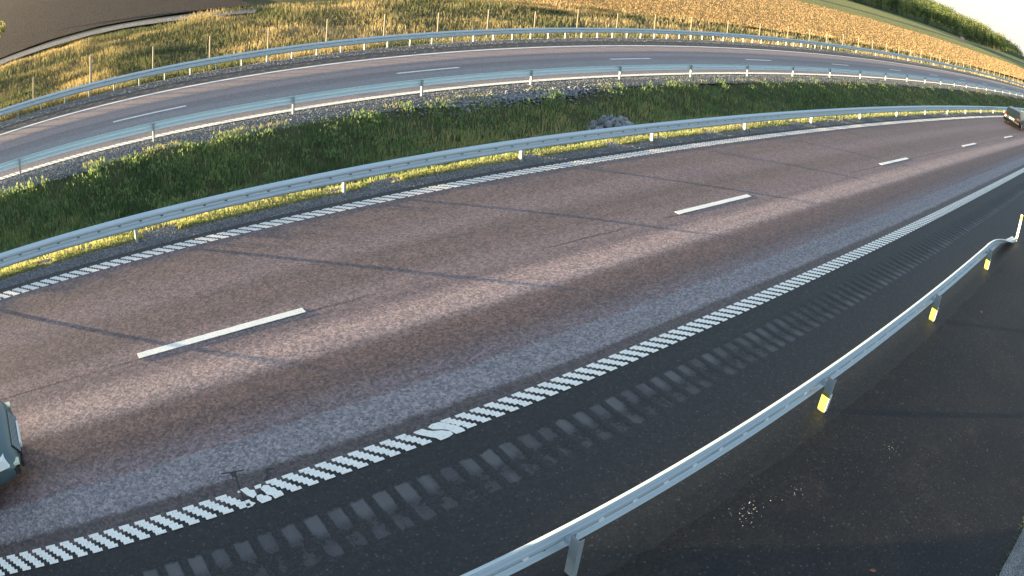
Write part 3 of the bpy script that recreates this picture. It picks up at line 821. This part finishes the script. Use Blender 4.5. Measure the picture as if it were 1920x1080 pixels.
stones('gravel', x, t + D(x), np.minimum(verge_z2(t), gz(t) + .06) + .02, r.uniform(.03, .09, n), 3)
n = 16000; x = pick_x(n, -9, 100, 25, 42); t = r.uniform(31.15, 32.6, n)
stones('gravel', x, t + D(x), verge_z3(t) + .004, r.uniform(.015, .045, n), 4)

rp = thing('rock_pile', 'pile of grey rocks in the median ditch behind the nearer guardrail', 'rock pile', (19.1, 17.7, -.8))
rms = [rock_mesh('rock', s) for s in range(9)]
rr = random.Random(9); heap = []
for k in range(230):
    a, q = rr.uniform(0, 6.28), math.sqrt(rr.random())
    u_, v_ = 2.3 * q * math.cos(a), .95 * q * math.sin(a)
    dx, dy = u_ * .73 - v_ * .69, u_ * .69 + v_ * .73
    s = rr.choice((.07, .09, .11, .14, .17, .24)) * (1.15 - .4 * q)
    z = .24 * (1 - q * q) * rr.uniform(.6, 1) + float(gz(17.7 + dy)) + .80 + .05
    o = obj('rock', rr.choice(rms), rp, (dx, dy, z)); o.scale = (s, s, s)
    o.rotation_euler = (rr.uniform(0, 3), rr.uniform(0, 3), rr.uniform(0, 6))

# litter and pebbles on the black asphalt
M_peb = gravel_mat('pale_pebble', (.30, .29, .25), (.45, .44, .40), (.62, .60, .55), 40)
r = np.random.default_rng(55)
def road_pebbles(name, cx, cy, sx, sy, n, s0, s1, seed):
    q = np.random.default_rng(seed); x = q.normal(cx, sx, n); y = q.normal(cy, sy, n)
    stones(name, x, y, road_z(y) + .003, q.uniform(s0, s1, n), seed, M_peb)
road_pebbles('pebbles', 6.75, 3.05, .16, .10, 40, .006, .018, 61)
road_pebbles('pebbles', 7.75, 2.85, .20, .07, 22, .005, .013, 62)
road_pebbles('pebbles', 9.75, 2.25, .14, .10, 24, .005, .012, 63)
q = np.random.default_rng(64); n = 420; x = q.uniform(3.5, 22, n); y = q.uniform(-.6, 3.3, n)
stones('pebbles', x, y, road_z(y) + .003, q.uniform(.003, .010, n) * np.where(q.random(n) < .05, 1.8, 1), 64, M_peb)
n = 500; x = q.uniform(-1, 16, n); y = q.uniform(3.4, 5.2, n)
stones('pebbles', x, y, road_z(y) + .003, q.uniform(.002, .006, n), 65, M_peb)
M_lf = simple('brown_leaf', (.20, .075, .04), .7)
def leaf(label, x, y, rz, s):
    pts = [(0, -.5), (.22, -.3), (.3, 0), (.18, .32), (0, .55), (-.2, .3), (-.32, 0), (-.2, -.32)]
    me = MB(); me.v = [(a * s, b * s, .012 * abs(a) * 3 * s / .1 * .1 + .004) for a, b in pts] + [(0, 0, .003)]
    me.f = [(i, (i + 1) % 8, 8) for i in range(8)]
    m = me.mesh('leaf', M_lf); o = obj('fallen_leaf', m, None, (x, y, float(road_z(y)) + .006)); o.rotation_euler[2] = rz
    o['label'] = label; o['category'] = 'leaf'
leaf('brown fallen leaf on black asphalt at the bottom edge of the photo', 7.22, 1.12, .5, .11)
leaf('curled brown leaf on black asphalt right of the second yellow sleeve', 16.9, 2.85, 1.7, .13)
# concrete kerb corner at the lower right
M_conc = gravel_mat('rough_concrete', (.20, .21, .22), (.28, .29, .30), (.38, .39, .40), 60)
kc = [(8.32, -.80), (8.9, -.78), (9.7, -.80), (12, -.86), (18, -1.0), (18, -3.2), (6.6, -3.2), (7.2, -2.0)]
obj('pavement', MB().prism(kc[::-1], float(road_z(-1)) - .10, float(road_z(-1)) + .03).mesh('pavement', M_conc), kind='structure')
n = 700; x = pick_x(n, 8.0, 18, 2, 70); y = -.80 + np.random.default_rng(3).normal(0, .05, n)
blades('kerb_moss', M_grass, x, y, road_z(y), np.random.default_rng(4).uniform(.02, .06, n), .012, np.random.default_rng(5).uniform(.1, .6, n), .8, seed=9, worldy=True)

# ------------------------------------------------------------------ cars
def car(label, loc, rz, paint, dark=False):
    root = thing('car', label, 'car', loc, rz)
    def lean(v):                       # the nose leans back above the bumper
        x, y, z = v
        return (x - max(0.0, z - .40) * .75 * max(0.0, 1 + x / .9) if x > -.9 else x, y, z)
    def LM(mb): mb.v = [lean(v) for v in mb.v]; return mb
    # local: front at x=0 facing +x, rear at x=-4.6, y across, z up
    st = [  # x, half width, z low, z belt, half width at belt
        (0.0, .56, .38, .57, .52), (-.05, .70, .31, .64, .66), (-.20, .81, .24, .69, .77), (-.55, .88, .22, .75, .83), (-1.0, .91, .22, .84, .86),
        (-1.5, .915, .22, .96, .87), (-2.6, .915, .22, 1.0, .87), (-3.5, .915, .22, 1.02, .86), (-4.1, .90, .24, 1.03, .83), (-4.42, .86, .30, .98, .78), (-4.55, .78, .38, .80, .74)]
    V = []; ns = 12
    for (x, hw, zl, zb, hb) in st:
        zm = (zl + zb) / 2
        sec = [(-hw * .9, zl), (-hw, zl + .10), (-hw * 1.0, zm), (-hb - .01, zb - .08), (-hb * .93, zb), (-hb * .5, zb + .035), (hb * .5, zb + .035), (hb * .93, zb), (hb + .01, zb - .08), (hw, zm), (hw, zl + .10), (hw * .9, zl)]
        V += [(x, a, b) for a, b in sec]
    F = []
    for i in range(len(st) - 1):
        for j in range(ns):
            a = i * ns + j; b = i * ns + (j + 1) % ns; F.append((a, b, b + ns, a + ns))
    F.append(tuple(range(ns))[::-1]); e = (len(st) - 1) * ns; F.append(tuple(e + i for i in range(ns)))
    V = [lean(v) for v in V]
    me = bpy.data.meshes.new('body'); me.from_pydata(V, [], F); me.update(); me.materials.append(paint)
    me.polygons.foreach_set('use_smooth', [True] * len(F))
    b = obj('body', me, root); bv = b.modifiers.new('s', 'SUBSURF'); bv.levels = 1; bv.render_levels = 2
    glass = simple('car_glass', (.012, .018, .022), .15, 0, .35)
    blk = simple('black_trim', (.02, .02, .022), .5); chrome = simple('chrome', (.6, .62, .65), .2, .9)
    # greenhouse
    gs = [(-1.15, .78, .97, .74, 0.98), (-1.9, .78, 1.0, .60, 1.40), (-2.6, .79, 1.02, .62, 1.46), (-3.5, .78, 1.03, .60, 1.43), (-4.30, .72, 1.0, .64, 1.06)]
    gs = [(-1.10, .76, .95, .74, .97), (-1.85, .78, .99, .61, 1.40), (-2.6, .79, 1.01, .63, 1.46), (-3.6, .78, 1.02, .61, 1.42), (-3.95, .77, 1.02, .60, 1.36), (-4.38, .72, .98, .68, 1.02)]
    V = []
    for (x, hw, zb, ht, zt) in gs: V += [(x, -hw, zb - .04), (x, -ht, zt), (x, 0, zt + .02), (x, ht, zt), (x, hw, zb - .04)]
    F = [(i * 5 + j, i * 5 + j + 1, i * 5 + j + 6, i * 5 + j + 5) for i in range(len(gs) - 1) for j in range(4)]
    F += [(4, 3, 2, 1, 0), tuple(25 + k for k in range(5))]
    me = bpy.data.meshes.new('window'); me.from_pydata(V, [], F); me.update(); me.materials.append(glass)
    obj('window', me, root)
    # roof and pillars
    mb = MB()
    def quad(p): 
        k = len(mb.v); mb.v += p; mb.f.append(tuple(range(k, k + len(p))))
    rf = [g for g in gs[1:5]]
    for g, h in zip(rf, rf[1:]):
        for s in (-1, 1):
            quad([(g[0], 0, g[4] + .035), (g[0], s * g[3] * 1.01, g[4] + .012), (h[0], s * h[3] * 1.01, h[4] + .012), (h[0], 0, h[4] + .035)])
            quad([(g[0], s * g[3] * 1.01, g[4] + .012), (g[0], s * (g[3] + .03), g[4] - .07), (h[0], s * (h[3] + .03), h[4] - .07), (h[0], s * h[3] * 1.01, h[4] + .012)])
    for s in (-1, 1):
        for (x0, x1, x2, x3) in ((-1.10, -1.17, -1.93, -1.85), (-2.62, -2.72, -2.66, -2.58), (-3.75, -3.95, -3.90, -3.65), (-4.28, -4.40, -3.98, -3.90)):
            quad([(x0, s * .785, .98), (x1, s * .785, .98), (x2, s * .655, 1.34), (x3, s * .655, 1.34)])
    m = mb.mesh('roof', paint); obj('roof', m, root)
    # lights
    for s in (-1, 1):
        mb = MB().prism([(-.10, s * .56), (-.16, s * .80), (-.50, s * .86), (-.40, s * .78)][::s], .52, .645)
        obj('headlight', LM(mb).mesh('headlight', simple('headlight_lens', (.75, .78, .78), .15)), root)
        mb = MB().box(-4.60, -4.46, min(s * .52, s * .82), max(s * .52, s * .82), .74, .90)
        obj('tail_light', mb.mesh('tail_light', simple('tail_lens', (.07, .01, .01), .3)), root)
        mb = MB().box(-1.75, -1.62, min(s * .90, s * 1.06), max(s * .90, s * 1.06), .93, 1.05)
        obj('side_mirror', mb.mesh('side_mirror', paint), root)
        for wx in (-.88, -3.62):
            tyre = MB().bar((wx, s * .70, .32), (wx, s * .915, .32), .32, 24).mesh('tyre', blk)
            t_ = obj('wheel', tyre, root)
            rim = MB().bar((wx, s * .90, .32), (wx, s * .925, .32), .215, 16).mesh('rim', chrome); obj('rim', rim, t_)
    g = LM(MB().box(-.04, .014, -.42, .42, .42, .565)).mesh('grille', blk); gr = obj('grille', g, root)
    for k in range(6):
        obj('slat', LM(MB().box(.014, .022, -.40, .40, .434 + k * .023, .440 + k * .023)).mesh('slat', M_post), gr)
    obj('air_intake', MB().box(-.06, -.012, -.52, .52, .27, .37).mesh('air_intake', blk), root)
    for s in (-1, 1):
        obj('fog_lamp_trim', MB().box(-.20, -.075, min(s * .55, s * .76), max(s * .55, s * .76), .36, .45).mesh('fog_lamp_trim', blk), root)
        obj('running_light', MB().box(-.16, -.055, min(s * .60, s * .72), max(s * .60, s * .72), .47, .50).mesh('running_light', simple('lamp', (.62, .64, .5), .2)), root)
    obj('rear_bumper', MB().box(-4.64, -4.40, -.80, .80, .30, .52).mesh('rear_bumper', blk), root)
    pl = MB().box(-4.645, -4.60, -.26, .26, .60, .71).mesh('number_plate', simple('plate_white', (.75, .75, .72), .4)); obj('number_plate', pl, root)
    obj('front_plate', MB().box(.0, .03, -.26, .26, .385, .465).mesh('front_plate', simple('plate_white2', (.75, .75, .72), .4)), root)
    return root
def paint(name, col, metal=.4, rough=.28):
    m, nt, b = new_mat(name); b.inputs['Base Color'].default_value = (*col, 1); b.inputs['Metallic'].default_value = metal; b.inputs['Roughness'].default_value = rough
    b.inputs['Coat Weight'].default_value = .25; b.inputs['Coat Roughness'].default_value = .05
    return m
car('silver blue-green car entering the left edge of the photo, only its front corner in view', (-1.11, 8.43, float(road_z(8.6))), 0, paint('silver_green_paint', (.075, .115, .13)))
car('dark green car driving away in the left lane at the right edge of the photo', (62.9, 11.15, float(road_z(11.1))), math.radians(-1.2), paint('dark_green_paint', (.010, .020, .018)))

# ------------------------------------------------------------------ trees
def crown_mesh(name, seed, conifer=False, nq=420, h=14., w=8.):
    r = np.random.default_rng(seed)
    if conifer:
        zz = r.random(nq) ** .8; rad = (1 - zz) ** .8 * w / 2 * (0.55 + .45 * r.random(nq)); z = h * (.12 + .88 * zz)
        a = r.uniform(0, 6.28, nq); P = np.stack([rad * np.cos(a), rad * np.sin(a), z - rad * .25], -1); sz = r.uniform(.5, .95, nq) * (1.15 - .7 * zz)
    else:
        nc = 11; C0 = np.stack([r.normal(0, w * .20, nc), r.normal(0, w * .20, nc), h * r.uniform(.35, .88, nc)], -1); R0 = w * r.uniform(.16, .30, nc)
        k = r.integers(0, nc, nq); d = r.normal(size=(nq, 3)); d /= np.linalg.norm(d, axis=1)[:, None]
        P = C0[k] + d * (R0[k] * r.uniform(.55, 1.08, nq))[:, None] * np.array([1, 1, 1.15]); sz = r.uniform(.45, .95, nq)
    n = nq
    u = r.normal(size=(n, 3)); u /= np.linalg.norm(u, axis=1)[:, None]; v = np.cross(u, r.normal(size=(n, 3))); v /= np.linalg.norm(v, axis=1)[:, None]
    q = np.stack([P - u * sz[:, None] / 2, P + v * sz[:, None] / 2, P + u * sz[:, None] / 2, P - v * sz[:, None] / 2], 1)
    F = np.arange(n)[:, None] * 4 + np.array([[0, 1, 2, 3]])
    tint = np.clip(.35 + .25 * r.normal(size=n) * .7 + .25 * (P[:, 2] / h - .5), 0, 1)
    return q.reshape(-1, 3), F, np.repeat(tint, 4)
crowns = []
for s in range(6):
    V, F, tn = crown_mesh('crown', s, False, 620, 14 + s, 8 + (s % 3)); crowns.append((np_mesh('crown', V, [F], M_leaf, {'tint': np.clip(tn + .12 * (s % 3), 0, 1)}), 14 + s))
for s in range(3):
    V, F, tn = crown_mesh('crown', 20 + s, True, 620, 18 + s, 6.5); crowns.append((np_mesh('crown', V, [F], M_conif, {'tint': tn}), 18 + s))
def trunk_mesh(h, seed):
    r = random.Random(seed); mb = MB(); n = 7; prev = None
    P = [Vector((r.uniform(-.15, .15) * k, r.uniform(-.15, .15) * k, h * .8 * k / 4 - .3 * (k == 0))) for k in range(5)]
    for k in range(5):
        rad = .24 * (1 - k / 5.5); b = len(mb.v)
        for i in range(n): mb.v.append((P[k].x + rad * math.cos(6.283 * i / n), P[k].y + rad * math.sin(6.283 * i / n), P[k].z))
        if k: mb.f += [(b - n + i, b - n + (i + 1) % n, b + (i + 1) % n, b + i) for i in range(n)]
    for k in range(5):
        a = r.uniform(0, 6.28); z = h * r.uniform(.35, .6); mb.bar((P[2].x, P[2].y, z), (P[2].x + 2 * math.cos(a), P[2].y + 2 * math.sin(a), z + 2.2), .06, 5)
    return mb.mesh('trunk', M_trunk)
trunks = [trunk_mesh(c[1], i) for i, c in enumerate(crowns)]
tr_line = [(250, 300), (330, 225), (420, 190), (520, 177), (560, 160), (650, 168), (760, 185), (900, 205), (1050, 230), (1300, 270), (1800, 335), (2400, 430), (3200, 570), (4200, 740)]
tx = np.array([a for a, b in tr_line], float); ty = np.array([b for a, b in tr_line], float)
rt = random.Random(77)
adj = ['tall', 'low', 'broad', 'narrow', 'rounded', 'ragged']
kinds = ['pale green birch', 'dark green birch', 'yellowing aspen', 'olive green aspen', 'bushy sallow', 'full leafy birch', 'dark spruce', 'slim spruce', 'pointed spruce']
def tree(x, y, k, s, label, group):
    t_ = thing('spruce_tree' if k >= 6 else 'birch_tree', label, 'tree', (x, y, GZ), rt.uniform(0, 6.28), group)
    t_.scale = (s, s, s)
    obj('crown', crowns[k][0], t_); obj('trunk', trunks[k], t_)
x = 395.0; i = 0
while x < 1000:
    y = float(np.interp(x, tx, ty)) + rt.uniform(-4, 6)
    k = rt.choice([0, 1, 2, 3, 4, 5, 0, 2, 6, 7, 8]); s = rt.uniform(.65, 1.15)
    tree(x, y, k, s, 'tree in the front row of the wood beyond the sunlit stubble field', 'front trees of the wood beyond the field')
    x += rt.uniform(4.5, 9) * (x / 480); i += 1
def hill_z(x_, y_):                     # wooded rise: crest about 1.5 degrees above the eye line
    d = math.hypot(x_, y_); top = d * math.tan(math.radians(1.5)) + 6 - 13
    back = (y_ - float(np.interp(x_, tx, ty))) / (x_ / 520)
    return max(0.0, top) * min(1, max(0, back) / 150)
# the wood behind, one mass
Vs, Fs, Ts = [], [], []; off = 0
base = [crown_mesh('c', 50 + s, s == 3, 200, 16, 9.5) for s in range(5)]
r = np.random.default_rng(88)
for k in range(2300):
    xx = 300 * (14 ** r.random()); depth = 6 + 170 * r.random(); yy = float(np.interp(xx, tx, ty)) + depth * (xx / 520)
    V, F, tn = base[k % 5]; s = r.uniform(.75, 1.25) * max(1, xx / 750)
    V = V * np.array([s * 1.3, s * 1.3, s / max(1, xx / 1400)]) + np.array([xx, yy, GZ + hill_z(xx, yy)])
    Vs.append(V); Fs.append(F + off); Ts.append(tn + r.uniform(-.28, .38)); off += len(V)
obj('forest', np_mesh('forest', np.concatenate(Vs), [np.concatenate(Fs)], M_leaf, {'tint': np.clip(np.concatenate(Ts), 0, 1)}), kind='stuff')
# wooded rise under the far trees
hx_ = 230 * (22 ** np.linspace(0, 1, 46)); hb = np.concatenate([np.linspace(3, 185, 14), [400]])
HX, HB = np.meshgrid(hx_, hb, indexing='ij'); HY = np.interp(HX, tx, ty) + HB * HX / 520
HZ = GZ + .1 + np.vectorize(hill_z)(HX, HY)
obj('hill', np_mesh('hill', np.stack([HX, HY, HZ], -1).reshape(-1, 3), [grid_faces(*HX.shape)], field_mat('forest_floor', (.05, .07, .025), (.09, .10, .04), 1.0), None, True), kind='structure')
hl = thing('hut', 'small pale hut at the foot of the trees beyond the stubble field', 'hut', (470, 137, GZ + .1), .3)
obj('wall', MB().box(-2.2, 2.2, -1.5, 1.5, 0, 2.3).mesh('wall', simple('hut_wall', (.55, .42, .36), .8)), hl)
mb = MB(); mb.v = [(-2.5, -1.8, 2.3), (2.5, -1.8, 2.3), (2.5, 1.8, 2.3), (-2.5, 1.8, 2.3), (-2.5, 0, 3.3), (2.5, 0, 3.3)]; mb.f = [(0, 1, 5, 4), (2, 3, 4, 5), (0, 4, 3), (1, 2, 5), (0, 3, 2, 1)]
obj('roof', mb.mesh('roof', simple('hut_roof', (.12, .08, .07), .8)), hl)
# tree at the far left edge of the photograph
tl = thing('bush', 'small yellow-green bush on the brown field at the top left corner', 'bush', (-4.35, 84, GZ + .1))
V, F, tn = crown_mesh('c', 91, False, 260, 2.6, 2.2)
V = V * np.array([.9, .9, .9]); q4 = V.reshape(-1, 4, 3); cc4 = q4.mean(1, keepdims=True); V = (cc4 + (q4 - cc4) * .35).reshape(-1, 3)
obj('crown', np_mesh('crown', V, [F], M_leaf, {'tint': np.clip(tn + .35, 0, 1)}), tl)
obj('stem', MB().bar((0, 0, -.1), (.05, 0, 1.4), .04, 6).mesh('stem', M_trunk), tl)
